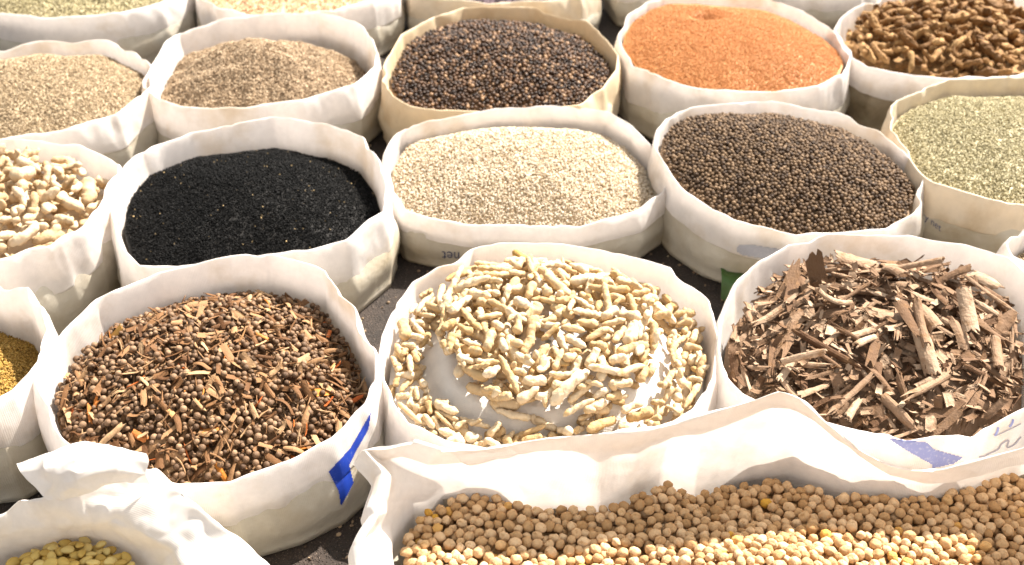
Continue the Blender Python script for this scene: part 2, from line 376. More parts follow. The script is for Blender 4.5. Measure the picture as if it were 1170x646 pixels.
def heap(hm, inside, variants, n, cand=6, sink=.15, pitch_j=.12, roll=3.2, scale=(.85,1.15), maxp=.6, prob=None, hmax=9, mt=4):
    """variants: list of (spheres Nx4). Returns list of (variant, loc, Rmat, scale)"""
    out = []
    lo = np.array([hm.x0,hm.y0]); hi = np.array([hm.x0+hm.nx*hm.res, hm.y0+hm.ny*hm.res])
    tries = 0
    while len(out) < n and tries < n*mt:
        tries += 1
        p = rng.uniform(lo, hi, (cand*3,2)); m = inside(p[:,0],p[:,1]); p = p[m]
        if prob is not None and len(p): p = p[rng.random(len(p)) < prob(p[:,0],p[:,1])]
        if len(p)==0: continue
        p = p[:cand]; i = np.clip(((p[:,0]-hm.x0)/hm.res).astype(int),0,hm.nx-1); j = np.clip(((p[:,1]-hm.y0)/hm.res).astype(int),0,hm.ny-1)
        x, y = p[np.argmin(hm.h[j,i]-hm.b[j,i])]
        v = rng.integers(len(variants)); S = variants[v]; sc = rng.uniform(*scale)
        half = max(abs(S[:,0]).max()*sc, 1e-4)
        for _ in range(5):
            yaw = rng.uniform(0,2*np.pi); c_, s_ = math.cos(yaw), math.sin(yaw)
            ex = np.array([x+c_*half, x-c_*half]); ey = np.array([y+s_*half, y-s_*half])
            if inside(ex,ey).all(): break
        else: continue
        hh = hm.get(ex,ey); pit = math.atan2(hh[0]-hh[1], 2*half) if half>.004 else 0
        pit = max(-maxp,min(maxp,pit)) + rng.normal(0,pitch_j)
        rl = rng.uniform(-roll,roll)
        Rm = eulers(np.array([yaw]),np.array([-pit]),np.array([rl]))[0]
        P = (S[:,:3]*sc)@Rm.T + np.array([x,y,0])
        z = hm.drop(P, S[:,3]*sc, sink, hmax)
        if z is None: continue
        out.append((v, np.array([x,y,z]), Rm, sc, P[:,:]+np.array([0,0,z]), S[:,3]*sc))
    return out
def exposure(hm, it):                     # how much of a dropped piece is still uncovered
    P, r = it[4], it[5]; return float(np.mean(hm.get(P[:,0],P[:,1]) <= P[:,2]+r*1.02))
def individuals(name, items, meshes, label, cat, group, special=None, mats=None):
    obs = []
    for k, (v, loc, Rm, sc, P, r) in enumerate(items):
        o = bpy.data.objects.new(name, meshes[v]); C.objects.link(o)
        mw = Matrix([[*Rm[i], loc[i]] for i in range(3)]+[[0,0,0,1]])
        o.location = loc; o.rotation_euler = mw.to_euler(); o.scale = (sc,sc,sc)
        tag(o, label, cat, group); obs.append(o)
    return obs
def leftover(name, items, shapes, mat, label, cat, extra=None):
    Vs, Fs, n = [], [], 0
    for v, loc, Rm, sc, P, r in items:
        V0, F0 = shapes[v]; Vs.append((V0*sc)@Rm.T+loc); Fs.append(F0+n); n += len(V0)
    if extra is not None: Vs.append(extra[0]); Fs.append(extra[1]+n); n += len(extra[0])
    V = np.vstack(Vs); F = np.vstack(Fs); c = np.array([V[:,0].mean(), V[:,1].mean(), V[:,2].min()])
    return tag(link(name, mesh_data(name, V-c, F, M[mat]), c), label, cat, kind='stuff')

# ---- shapes
def tube(pts, rad, seed, nseg=9, bump=.12, flat=1.0, bf=120):
    """closed tapered tube through pts (k,3) with radii; returns verts, tris"""
    pts = np.asarray(pts,float); k = len(pts); V = []
    t = np.gradient(pts,axis=0); t /= np.linalg.norm(t,axis=1)[:,None]
    for i in range(k):
        u = np.cross(t[i],[0,0,1.0]); 
        if np.linalg.norm(u)<1e-3: u = np.array([1.0,0,0])
        u /= np.linalg.norm(u); w_ = np.cross(u,t[i])
        for j in range(nseg):
            a = 2*np.pi*j/nseg; d = u*math.cos(a)+w_*math.sin(a)*flat
            p = pts[i]+d*rad[i]; p = p + d*rad[i]*bump*2*nz(p, bf, seed); V.append(p)
    V = np.array(V); F4 = grid_faces(k, nseg, True)
    F = np.vstack([F4[:,[0,1,2]],F4[:,[0,2,3]]])
    n = len(V); V = np.vstack([V, pts[0]-t[0]*rad[0]*.35, pts[-1]+t[-1]*rad[-1]*.35])
    cap = [[n,(j+1)%nseg,j] for j in range(nseg)]+[[n+1,(k-1)*nseg+j,(k-1)*nseg+(j+1)%nseg] for j in range(nseg)]
    F = np.vstack([F, np.array(cap)])
    return V, F[:, ::-1] if False else F
def finger(length, r, seed, bend=.2, knobs=0, rings=True, lump=.15, flat=.9, nr_=15, ns=9):
    rg = np.random.default_rng(seed)
    u = np.linspace(-1,1,nr_); L2 = length/2
    b1, b2 = rg.normal(0,bend,2)
    pts = np.stack([u*L2, b1*L2*(u**2-.4)+b2*L2*.4*np.sin(u*2.3+rg.uniform(0,6)), .15*b2*L2*(u**2-.4)],1)
    prof = np.sqrt(np.clip(1-np.abs(u)**rg.uniform(3.5,7),.04,1))
    prof *= 1+.22*rg.normal()*u*.8 + lump*np.sin(u*rg.uniform(4,7)+rg.uniform(0,6))
    if rings: prof *= 1+.05*np.cos(np.arange(nr_)*np.pi)
    rad = np.clip(r*prof, r*.22, r*1.6)
    V, F = tube(pts, rad, seed, ns, max(lump,.19), flat, 150)
    S = [np.column_stack([pts[1:-1:2], rad[1:-1:2]])]
    for k in range(knobs):
        i = rg.integers(2,nr_-2); a = rg.choice([-1,1])*rg.uniform(.7,1.5); l2 = length*rg.uniform(.18,.36)
        d = np.array([math.cos(a)*rg.choice([-1,1]), math.sin(a), rg.normal(0,.25)]); d /= np.linalg.norm(d)
        q = np.linspace(0,1,7)[:,None]; kp = pts[i]+d*q*(l2+r*.8)+np.array([0,0,.1*l2])*q**2
        kr = r*rg.uniform(.65,.95)*np.sqrt(np.clip(1-q[:,0]**5,.06,1))*(1+.12*np.sin(q[:,0]*6+rg.uniform(0,6)))
        v2, f2 = tube(kp, kr, seed+k+3, ns, lump, flat); F = np.vstack([F, f2+len(V)]); V = np.vstack([V, v2])
        S.append(np.column_stack([kp[2::2], kr[2::2]]))
    return (V, F), np.vstack(S)
def bark_piece(length, width, curl, seed, thick=.0018, nu=12, nv=7, rag=.09):
    """curved plate of bark, its long axis along X, ragged ends"""
    rg = np.random.default_rng(seed)
    top, bot = [], []
    ph = np.linspace(-.5,.5,nv)*curl; rad = width/max(curl,.05)
    e0, e1 = rg.normal(0,rag,nv)*length, rg.normal(0,rag,nv)*length
    sk = rg.normal(0,.25); tw = rg.normal(0,.25); bw = rg.normal(0,.05)
    for i in range(nu):
        u = i/(nu-1); 
        for j in range(nv):
            x = -length/2 + u*length + (e0[j]*(1-u)**3 + e1[j]*u**3)
            tap = 1-.35*abs(sk)*(u if sk>0 else 1-u)
            a = ph[j]*tap
            y = rad*math.sin(a); z = rad*(math.cos(a)-math.cos(ph[0]*.6)) + bw*length*(4*(u-.5)**2-.4)
            y2 = y*math.cos(tw*(u-.5))-z*math.sin(tw*(u-.5)); z2 = y*math.sin(tw*(u-.5))+z*math.cos(tw*(u-.5))
            d = .0009*nz((x,y2,z2), 130, seed)
            top.append((x, y2+math.sin(a)*d, z2+math.cos(a)*d)); bot.append((x, y2-math.sin(a)*thick, z2-math.cos(a)*thick))
    T, B = np.array(top), np.array(bot); V = np.vstack([T,B]); n = len(T)
    f = grid_faces(nu, nv, False); F = [f, f[:,::-1]+n]
    edge = [i*nv for i in range(nu)]; e2 = [(nu-1)*nv+j for j in range(1,nv)]; e3 = [i*nv+nv-1 for i in range(nu-2,-1,-1)]; e4 = [j for j in range(nv-2,0,-1)]
    lp = edge+e2+e3+e4
    F.append(np.array([[lp[k], lp[k]+n, lp[(k+1)%len(lp)]+n, lp[(k+1)%len(lp)]] for k in range(len(lp))]))
    F = np.vstack(F)
    # sample spheres
    S = []
    for i in range(0,nu,2):
        for j in range(0,nv,3): p = (T[i*nv+j]+B[i*nv+j])/2; S.append((*p, max(.0022, thick)))
    return (V, np.vstack([F[:,[0,1,2]],F[:,[0,2,3]]])), np.array(S)
def berry(r, seed, sub=ICO2, lump=.06, f=250, squash=(1,1,1)):
    V, F = sub; V = V*r*np.array(squash)
    V = np.array([p*(1+lump*2*nz(p, f, seed)) for p in V]); return (V, F), np.array([[0,0,0,r*.97]])
def chick(r, seed):
    V, F = ICO3; rg = np.random.default_rng(seed); out = []
    for p in V:
        s_ = 1.0; x,y,z = p
        s_ += .20*max(0,x)**6                      # beak
        s_ -= .12*math.exp(-(y*y)/.02)*max(0,x+.2)*.8   # seam
        s_ -= .10*math.exp(-((x-.8)**2+(y)**2+(z-.55)**2)/.06)
        q = p*s_; q = q*(1+.20*nz(q, 1.5, seed)+.09*crease(q, 2.3, seed+3)+.05*nz(q, 5, seed)); out.append(q*r*np.array([1.08,.97,.95]))
    return (np.array(out), F), np.array([[0,0,0,r*.97]])
def beanshape(seed):
    V, F = ICO3; rg = np.random.default_rng(seed); a,b,c = .0078*rg.uniform(.9,1.1), .0054*rg.uniform(.9,1.1), .0034
    V = V.copy(); V[:,1] *= 1-.25*V[:,0]; V = V*np.array([a,b,c]); V[:,1] += .12*a*(V[:,0]/a)**2
    return (V, F), np.array([[-a*.45,0,0,c],[0,0,0,c*1.05],[a*.45,0,0,c],[0,b*.5,0,c*.8],[0,-b*.5,0,c*.8]])

# ------------------------------------------------------------------ ground
def ground():
    m, t, o = newmat('dark_dirt_asphalt'); l = t.links.new
    tc = N(t,'ShaderNodeTexCoord')
    n1 = N(t,'ShaderNodeTexNoise',Scale=14.0,Detail=8.0,Roughness=.65); l(tc.outputs['Object'],n1.inputs['Vector'])
    r1 = ramp(t,[(.35,(.014,.009,.006)),(.6,(.032,.021,.015)),(.75,(.075,.052,.038))]); l(n1.outputs['Fac'],r1.inputs[0])
    v = N(t,'ShaderNodeTexVoronoi',Scale=330.0); l(tc.outputs['Object'],v.inputs['Vector'])
    r2 = ramp(t,[(.0,(1,1,1)),(.5,(.25,.25,.25))]); l(v.outputs['Distance'],r2.inputs[0])
    n2 = N(t,'ShaderNodeTexNoise',Scale=400.0,Detail=3.0); l(tc.outputs['Object'],n2.inputs['Vector'])
    r3 = ramp(t,[(.62,(0,0,0)),(.72,(1,1,1))]); l(n2.outputs['Fac'],r3.inputs[0])
    mx = N(t,'ShaderNodeMix',data_type='RGBA'); l(r3.outputs[0],mx.inputs[0]); l(r1.outputs[0],mx.inputs[6]); mx.inputs[7].default_value=(.22,.165,.125,1)
    b = N(t,'ShaderNodeBump',Strength=.8,Distance=.003); l(r2.outputs[0],b.inputs['Height'])
    p = N(t,'ShaderNodeBsdfPrincipled',Roughness=.85); l(mx.outputs[2],p.inputs['Base Color']); l(b.outputs[0],p.inputs['Normal']); l(p.outputs[0],o.inputs[0])
    x = [-300,-20,-3,-1.2,-.6,0,.6,1.2,3,20,300]; V = np.array([(a,b_,0) for b_ in x for a in x],float)
    tag(link('ground', mesh_data('ground', V, grid_faces(11,11,False), m)), kind='structure')
ground()

# ------------------------------------------------------------------ the sacks, traced rim by rim
RIM = dict(
 fenneltop=[(-50,3),(0,14),(46,20),(93,19),(139,14),(183,3),(205,-8),(214,-24),(190,-50),(100,-68),(0,-65),(-60,-45),(-78,-20)],
 lentil=[(225,-15),(232,0),(250,9),(290,15),(345,16),(390,9),(425,1),(450,-12),(453,-30),(430,-52),(340,-68),(260,-55),(230,-35)],
 purple=[(472,-12),(500,-2),(560,2),(620,1),(662,-5),(682,-20),(678,-45),(620,-65),(540,-65),(485,-50),(466,-30)],
 dark=[(696,-45),(712,-28),(760,-18),(820,-20),(858,-32),(868,-52),(845,-78),(780,-88),(720,-78)],
 greyback=[(880,-45),(897,-24),(940,-14),(985,-17),(1018,-32),(1020,-56),(985,-82),(935,-84),(895,-70)],
 cumin=[(0,56),(46,48),(121,46.5),(149,56),(167,66.5),(173,80),(164,105),(133,130),(77,147),(0,158),(-60,150),(-92,120),(-95,90),(-60,66)],
 coriander=[(165.5,100),(174,75),(192,46.5),(206,37),(249,24),(288,18),(325,15),(364,15.5),(404,24),(422,37),(429,59),(427,76),(404,97),(347,114),(277,123),(212,121),(184,113)],
 juniper=[(438.5,91),(440.5,76),(452,53),(459,39.5),(496,20),(529,8.5),(575,8),(611.5,8.5),(646,17),(669.5,25),(693,45),(705,63),(703,79),(688,100),(661.5,119),(620,124),(560,127),(501,127),(469.5,121),(451,110.5)],
 sumac=[(707,45),(710,30),(719,17),(739,4),(758,-3),(795,-6),(835,-4),(879.5,0),(911,10.5),(945,30),(969,51),(971.5,63),(964,82),(935,98),(887,104),(837,104),(795,100),(761,91),(727,74),(711,55)],
 galangal=[(955,33),(962,21),(977,9),(995,0),(1024,-7),(1072,-11),(1112,-9),(1165,-3),(1205,18),(1215,48),(1195,72),(1165,86),(1125,87.5),(1085,90),(1045,86),(1006,79),(977,67.5),(960,50)],
 fennel=[(1016,130),(1027,115),(1056,102),(1085,91.5),(1170,87.5),(1245,98),(1290,130),(1290,175),(1245,215),(1170,232.5),(1137,228),(1098,218),(1070,209),(1052,196),(1036,172),(1019,146)],
 ginger=[(0,158),(22,161),(90,167),(135,187),(133,195),(124,211),(97,250),(66,271),(31,284.5),(0,296),(-50,293),(-90,270),(-105,230),(-90,190),(-45,165)],
 nigella=[(128,239),(133,209),(146,189),(161,174),(220,151.6),(268.6,142),(313,134),(373,142),(413.6,157),(432,183),(441.5,216.6),(434,240),(395,274),(350,285),(306,291),(250,299),(202,305),(160,303),(140,283.5)],
 sesame=[(439,187),(441,176.6),(455,150),(461,144.7),(523,133),(569,124),(631,120),(693,127),(721,144),(749,173.5),(760,203),(757,215),(727,240),(678,255.5),(616,258),(538,255.5),(492,249),(464,240),(448.6,218)],
 pepper=[(749,167),(752,148),(765,133),(786,124),(827,119),(882,115.6),(916,122),(971.5,133),(1001,148),(1031,174),(1056,204),(1056,219),(1045,241),(1012,261),(953,267),(908,266),(860,256),(815,239),(778,213),(758,187)],
 yellow=[(14,323),(30,329),(44,350),(53,376),(48,402),(34,425),(12,446),(-12,460),(-60,465),(-110,450),(-140,400),(-130,350),(-80,322),(-30,315)],
 mix=[(40,430),(58,391),(66,377),(112,342.5),(182,311.6),(248,296),(306,290),(371.5,308),(387,327),(410,362),(426,397),(429,425),(418,460),(379,499),(329,526),(263,548),(205,552),(150,543),(104,526),(72,500),(52,470)],
 turmeric=[(433,418),(438.5,383),(456,344),(473,322),(540,285.5),(566,279),(640,279),(683,285.5),(766,305),(809,344),(818,383),(813.5,431),(790,468),(748,492),(690,506),(630,512),(565,511),(510,502),(470,484),(444,455)],
 cinnamon=[(822,400),(827,358),(840.6,327),(868,300),(902.5,280),(933.5,270.6),(1038,269),(1100,280),(1150,294),(1172,312),(1186,345),(1192,390),(1190,430),(1175,462),(1143,478),(1110,496),(1060,499),(1000,495),(940,480),(885,468),(850,450),(830,430)],
 edge=[(1149,276),(1158,265),(1180,255),(1240,248),(1300,258),(1320,280),(1290,302),(1230,309),(1180,303),(1157,291)],
)
SK = {}
def sk(key, *a, **k): SK[key] = make_sack(RIM[key], *a, **k)
sk('fenneltop', .13,.13, 'white sack of green seeds in the top left corner of the picture', 1)
sk('lentil', .13,.13, 'white sack of peach coloured grain behind the sack of brown powder', 2)
sk('purple', .12,.12, 'greyish sack behind the tan cloth sack of shiny dark berries', 3, mc='tan', mb='body')
sk('dark', .12,.12, 'shaded grey sack behind the sack of orange seeds', 4, mb='body')
sk('greyback', .11,.11, 'shaded grey sack at the very back, left of the sack of knobbly brown roots', 5)
sk('cumin', .14,.13, 'white sack of fine tan seeds at the left edge, below the green seeds', 6)
sk('coriander', .145,.13, 'white sack with a rough heap of light brown powder inside its high rim', 7, cuff=.07)
sk('juniper', .14,.12, 'tan cloth sack filled with shiny dark brown berries', 8, mc='jute', mb='jutebody')
sk('sumac', .14,.13, 'white sack of fine orange seeds with a hollow dug in the top', 9, cuff=.07)
sk('galangal', .14,.13, 'soiled white sack filled with knobbly brown roots', 10, mb='dirty', cuff=.05)
sk('fennel', .15,.135, 'sack of pale green seeds at the right edge, dark letters on its side', 11, cuff=.06, mc='tan')
sk('ginger', .175,.16, 'white sack of pale knobbly ginger roots at the left edge', 12, cuff=.075)
sk('nigella', .165,.13, 'white sack filled with tiny black seeds', 13, cuff=.072)
sk('sesame', .15,.088, 'low white sack of cream coloured seeds with upside down lettering at its foot', 14, cuff=.036)
sk('pepper', .15,.12, 'white sack of dark brown peppercorns with a faded grey print on its front', 15, cuff=.05)
sk('yellow', .175,.16, 'white sack of yellow brown seeds half cut off by the left edge', 16, cuff=.07)
sk('mix', .185,.13, 'white sack of mixed brown berries and wood chips with a bright blue stripe', 17, cuff=.062)
sk('turmeric', .175,.13, 'white sack of pale turmeric roots piled on a white sheet, in the middle front', 18, cuff=.08)
sk('cinnamon', .175,.14, 'white sack of broken cinnamon bark at the right, smeared blue print on its cuff', 19, cuff=.075, mc='cuff')
sk('edge', .15,.14, 'white sack at the right edge showing only the tip of its rim', 20)

# ------------------------------------------------------------------ fine fillings
def bump_at(px, py, z, r, d): p = at(px,py,z); return (p[0],p[1],r,d)
fine_pile(Pile(SK['fenneltop'],.014,.03), 'fennelg', .0075,.0026, 9000, 'heap of green seeds in the back left sack', 'seeds')
fine_pile(Pile(SK['lentil'],.014,.03), 'lentil', .0042,.0034, 7000, 'heap of peach coloured grain in the sack at the top edge', 'grain')
fine_pile(Pile(SK['purple'],.004,.012), 'purple', .006,.003, 3000, 'heap of dark purplish leaves in the greyish sack at the top edge', 'herbs')
fine_pile(Pile(SK['dark'],.02,.02), 'cumin', .005,.003, 2500, 'heap of tan seeds in the shaded sack behind the orange seeds', 'seeds')
fine_pile(Pile(SK['greyback'],.02,.02), 'cumin', .005,.003, 2500, 'heap of tan seeds in the rearmost shaded sack', 'seeds')
fine_pile(Pile(SK['edge'],.04,.01), 'cumin', .005,.003, 2500, 'heap of brown seeds deep in the sack at the right edge', 'seeds')
fine_pile(Pile(SK['cumin'],.020,.040), 'cumin', .0048,.0019, 22000, 'heap of fine tan seeds in the sack at the left edge', 'seeds')
fine_pile(Pile(SK['coriander'],.052,.072,1.7,.009,26,de=.03), 'coriander', .0036,.0026, 26000, 'rough heap of light brown powder in the white sack', 'spice')
fine_pile(Pile(SK['sumac'],.012,.035,2.4,.0015,18,bumps=[bump_at(806,18,.15,.028,-.026)]), 'sumac', .0027,.0018, 40000, 'smooth heap of orange seeds with a hollow dug near its back', 'seeds')
fine_pile(Pile(SK['fennel'],.024,.035), 'fennel', .0052,.0018, 22000, 'heap of pale green seeds in the sack at the right edge', 'seeds')
fine_pile(Pile(SK['nigella'],.040,.048,2.0,.003,22,de=.022), 'nigella', .0031,.0019, 34000, 'smooth heap of tiny black seeds with a few stray pale ones', 'seeds')
fine_pile(Pile(SK['sesame'],.030,.045,2.6), 'sesame', .0046,.0022, 22000, 'heap of cream coloured seeds in the central sack', 'seeds')
fine_pile(Pile(SK['yellow'],.062,.020,de=.03), 'yellow', .0044,.0020, 14000, 'heap of yellow brown seeds half in shade in the left edge sack', 'seeds')

# ------------------------------------------------------------------ round berries: the largest seen are individuals, the rest one heap
def berry_heap(pile, mat, r, n, label, group, hlabel, cat, name, nsub=ICO2, lump=.06, squash=(1,1,1), hname=None, nind=300, focus=None, shapes=None):
    shp = shapes or [berry(r, 40+i, nsub, lump, .9/r, squash) for i in range(5)]
    lo, hi = pile.P.min(0), pile.P.max(0)
    def base(x, y): q,_ = pile.rho(x,y); return np.where(q<1.02, pile.h(x,y), -.5)
    hm = HM(lo[0],hi[0],lo[1],hi[1], base, max(.0011, r*.3))
    inside = lambda x,y: pile.rho(x,y)[0] < .985-r/.2*.5
    it = heap(hm, inside, [s[1] for s in shp], n, cand=4, sink=.28, scale=(.82,1.15), hmax=r*2.6)
    ex = np.array([exposure(hm,i) for i in it]); P = np.array([i[1] for i in it]); ok,u,v = seen(P, -4)
    d = np.linalg.norm(P-np.array([0,0,CAMZ]),axis=1)
    score = np.where((ex>.5)&ok, d, 99+d); order = np.argsort(score)
    ind = [it[k] for k in order[:nind] if score[k]<99]; rest = [it[k] for k in order[nind:]]
    mes = [mesh_data(name, s[0][0], s[0][1], M[mat]) for s in shp]
    individuals(name, ind, mes, label, cat, group)
    Vs, Fs = pile.surface(); Vs = Vs-np.array([0,0,r*.1])
    leftover(hname or name+'_heap', rest, [s[0] for s in shp], mat, hlabel, cat+'s', (Vs,Fs))
berry_heap(Pile(SK['juniper'],.026,.035,2.2,.004,24), 'juniper', .0036, 3600, 'small shiny dark brown berry in the tan cloth sack', 'dark berries in the tan cloth sack', 'heap of shiny dark brown berries filling the tan cloth sack', 'berry', 'dark_berry', squash=(1.1,1,.92))
berry_heap(Pile(SK['pepper'],.018,.036,2.4,.002,24), 'pepper', .0031, 6200, 'small dark brown peppercorn lying in the peppercorn sack', 'peppercorns in the white sack', 'heap of dark brown peppercorns filling the white sack', 'peppercorn', 'peppercorn')

# ------------------------------------------------------------------ mixed berries and chips
pl = Pile(SK['mix'],.054,.054,2.0,.004,18,de=.016)
lo, hi = pl.P.min(0), pl.P.max(0)
hm = HM(lo[0],hi[0],lo[1],hi[1], lambda x,y: np.where(pl.rho(x,y)[0]<1.02, pl.h(x,y)-.014, -.5), .0018)
bs = [berry(.0038, 60+i, ICO2, .05, 300) for i in range(5)]
cs = []
for i in range(9):
    g = np.random.default_rng(200+i); cs.append(bark_piece(g.uniform(.012,.030), g.uniform(.0045,.0115), g.uniform(.3,1.6), 300+i, .0009, 7, 5))
for i in range(3):
    g = np.random.default_rng(230+i); cs.append(finger(g.uniform(.02,.032), .0010, 320+i, .25, 0, False, .1, 1, 9, 6))
ins = lambda x,y: pl.rho(x,y)[0] < .98
allv = [b[1] for b in bs]+[c[1] for c in cs]
items = []
for rnd in range(13):
    b = heap(hm, ins, [x[1] for x in bs], 230, cand=5, sink=.25, scale=(.6,1.25), hmax=.026); items += [('b',x) for x in b]
    c = heap(hm, ins, [x[1] for x in cs], 120, cand=5, sink=.3, pitch_j=.2, roll=.7, scale=(.6,1.2), maxp=.5, hmax=.027); items += [('c',x) for x in c]
def split(kind, shp, name, mat, label, cat, group, hlabel, hname, hcat, nind=300, extra=None):
    it = [x for k,x in items if k==kind]
    ex = np.array([exposure(hm,i) for i in it]); P = np.array([i[1] for i in it]); ok,u,v = seen(P,-4)
    size = np.array([i[3]*(len(i[4])**.5) for i in it]); d = np.linalg.norm(P-np.array([0,0,CAMZ]),axis=1)
    sc = np.where(ok, np.clip(ex,.0,1)*size/d, -1); order = np.argsort(-sc)
    mes = [mesh_data(name, s[0][0], s[0][1], M[mat], smooth=(kind!='c')) for s in shp]
    obs = individuals(name, [it[k] for k in order[:nind] if sc[k]>0], mes, label, cat, group)
    leftover(hname, [it[k] for k in order[nind:]], [s[0] for s in shp], mat, hlabel, hcat, extra)
    return obs
Vs, Fs = pl.surface()
split('b', bs, 'allspice_berry', 'allspice', 'round brown berry among the wood chips in the blue striped sack', 'berry', 'round berries in the mixed spice sack', 'round brown berries lying between the chips in the blue striped sack', 'berry_heap', 'berries')
split('c', cs, 'bark_chip', 'chip', 'thin brown chip among the round berries in the blue striped sack', 'wood chip', 'chips in the mixed spice sack', 'brown chips and stalks under the berries in the blue striped sack', 'chip_heap', 'wood chips', 300, (Vs-np.array([0,0,.016]),Fs))

# ------------------------------------------------------------------ cinnamon bark
pl = Pile(SK['cinnamon'],.032,.034,2.2,.006,14)
lo, hi = pl.P.min(0), pl.P.max(0)
hm = HM(lo[0],hi[0],lo[1],hi[1], lambda x,y: np.where(pl.rho(x,y)[0]<1.02, pl.h(x,y)-.024, -.5), .002)
ins = lambda x,y: pl.rho(x,y)[0] < .965
big, small = [], []
for i in range(16):
    g = np.random.default_rng(400+i); big.append(bark_piece(g.uniform(.034,.090), g.uniform(.009,.023), g.choice([.35,.6,1.0,1.8,3.4]), 420+i, .0014))
for i in range(10):
    g = np.random.default_rng(450+i); small.append(bark_piece(g.uniform(.010,.030), g.uniform(.005,.014), g.uniform(.2,1.4), 470+i, .0014, 8, 5))
items = []
for rnd in range(5):
    items += [('s',x) for x in heap(hm, ins, [s[1] for s in small], 170, cand=5, sink=.5, pitch_j=.2, roll=.6, scale=(.6,1.2), hmax=.036)]
    items += [('g',x) for x in heap(hm, ins, [s[1] for s in big], 62, cand=6, sink=1.0, pitch_j=.13, roll=.45, scale=(.7,1.15), maxp=.4, hmax=.038)]
items += [('s',x) for x in heap(hm, ins, [s[1] for s in small], 120, cand=2, sink=.5, pitch_j=.2, roll=.6, scale=(.6,1.1), hmax=.042)]
split('g', big, 'cinnamon_bark', 'bark', 'curled strip of brown bark lying in the cinnamon bark sack', 'bark', 'strips of bark in the cinnamon sack', 'x', 'bark_heap', 'bark', 300) if False else None
curls = [bark_piece(g_, w_, c_, 700+i, .0022, 16, 9, .022) for i,(g_,w_,c_) in enumerate([(.075,.028,3.2),(.090,.024,3.8),(.065,.030,2.6),(.060,.022,4.6),(.075,.026,1.4),(.055,.030,1.0)])]
it = [x for k,x in items if k=='g'][:280]
nb = len(big); big += curls
it += [(x[0]+nb,)+tuple(x[1:]) for x in heap(hm, lambda x,y: pl.rho(x,y)[0]<.80, [c_[1] for c_ in curls], 13, cand=5, sink=1.6, pitch_j=.16, roll=.5, scale=(.7,.95), maxp=.4, hmax=.06)]
mes = [mesh_data('cinnamon_bark', s[0][0], s[0][1], M['bark'], smooth=False) for s in big]
bark_obs = individuals('cinnamon_bark', it[:300], mes, 'curled strip of brown bark lying in the cinnamon bark sack', 'bark', 'strips of bark in the cinnamon sack')
Vs, Fs = pl.surface()
leftover('bark_fragments', [x for k,x in items if k=='s'], [s[0] for s in small], 'bark', 'small broken bark fragments between the long strips in the cinnamon sack', 'bark fragments', (Vs-np.array([0,0,.026]),Fs))
# dark slab standing at the back left of the heap
(Vb,Fb),_ = bark_piece(.062,.026,.25,555,.0026,12,7)
slab = link('cinnamon_bark', mesh_data('cinnamon_bark', Vb, Fb, M['darkbark'], smooth=False))
ax_ = Vector((-.30,.22,.93)).normalized(); nz_ = Vector((.25,-.92,.30)); nz_ = (nz_-ax_*nz_.dot(ax_)).normalized(); ay_ = nz_.cross(ax_)
slab.location = at(934,312,.186); slab.rotation_euler = Matrix((ax_,ay_,nz_)).transposed().to_euler()
tag(slab, 'dark flat slab of bark standing upright at the back left of the cinnamon heap', 'bark', 'strips of bark in the cinnamon sack')

# ------------------------------------------------------------------ turmeric on its white sheet
K = SK['turmeric']; pl = Pile(K,.042,.0,2.2,.003,14)
pl2 = Pile(K,.042,.0,2.2,.003,14)
def sheet_h(x,y):
    q,a = pl2.rho(x,y); z = pl2.h(x,y); t = np.clip((.84-q)/.22,0,1); return z + .024*(t*t*(3-2*t)) + .010*(1-np.clip(q,0,1)**2)
pl.h = lambda x,y: sheet_h(np.atleast_1d(x).astype(float), np.atleast_1d(y).astype(float))
Vs,Fs = pl.surface(48,160)
c = np.array([pl.cx,pl.cy,pl.zm-.04]); Vs = Vs-c
for i in range(len(Vs)): Vs[i,2] += .0018*crease(Vs[i]*np.array([1,1,0]), 30, 77)
tag(link('plastic_sheet', mesh_data('plastic_sheet', Vs, Fs, M['sheet'], Vs[:,:2]), c), 'white plastic sheet showing as a pale ring under the turmeric roots', 'plastic sheet')
lo, hi = pl.P.min(0), pl.P.max(0)
hm = HM(lo[0],hi[0],lo[1],hi[1], lambda x,y: np.where(pl.rho(x,y)[0]<1.02, pl.h(x,y), -.5), .002)
tv = []
for i in range(16):
    g = np.random.default_rng(600+i); tv.append(finger(g.uniform(.024,.062), g.uniform(.0048,.0076), 620+i, .20, int(g.random()<.5)+int(g.random()<.25), True, .035, .9, 23, 12))
ins = lambda x,y: pl.rho(x,y)[0] < .975
def pr(x,y):
    q,a = pl.rho(x,y); a = np.degrees(a)
    ring_gap = (q>.68)&(q<.78)
    front = (a<25)|(a>165)
    p = np.where(ring_gap & front, .05, .8); p = np.where((q>=.79), 1.0, p)
    return p
it = heap(hm, lambda x,y: (pl.rho(x,y)[0]<.985)&(pl.rho(x,y)[0]>.785), [s[1] for s in tv], 260, cand=5, sink=.25, pitch_j=.06, scale=(.6,1.05), maxp=.4, hmax=.03, mt=8)
it += heap(hm, lambda x,y: np.hypot(x-pl.cx, y-pl.cy-.008)<.139, [s[1] for s in tv], 460, cand=6, sink=.25, pitch_j=.08, scale=(.7,1.15), maxp=.35, hmax=.044, mt=8)
it += heap(hm, lambda x,y: (pl.rho(x,y)[0]<.97)&(y>pl.cy+.04), [s[1] for s in tv], 90, cand=4, sink=.25, pitch_j=.10, scale=(.7,1.1), maxp=.4, hmax=.034)
ex = np.array([exposure(hm,i)*i[3]*len(i[4]) for i in it]); order = np.argsort(-ex); print('turmeric', len(it))
mes = [mesh_data('turmeric_root', s[0][0], s[0][1], M['turmeric']) for s in tv]
individuals('turmeric_root', [it[k] for k in order[:299]], mes, 'pale dusty turmeric root lying in the sack with the white sheet', 'turmeric root', 'turmeric roots in the front middle sack')
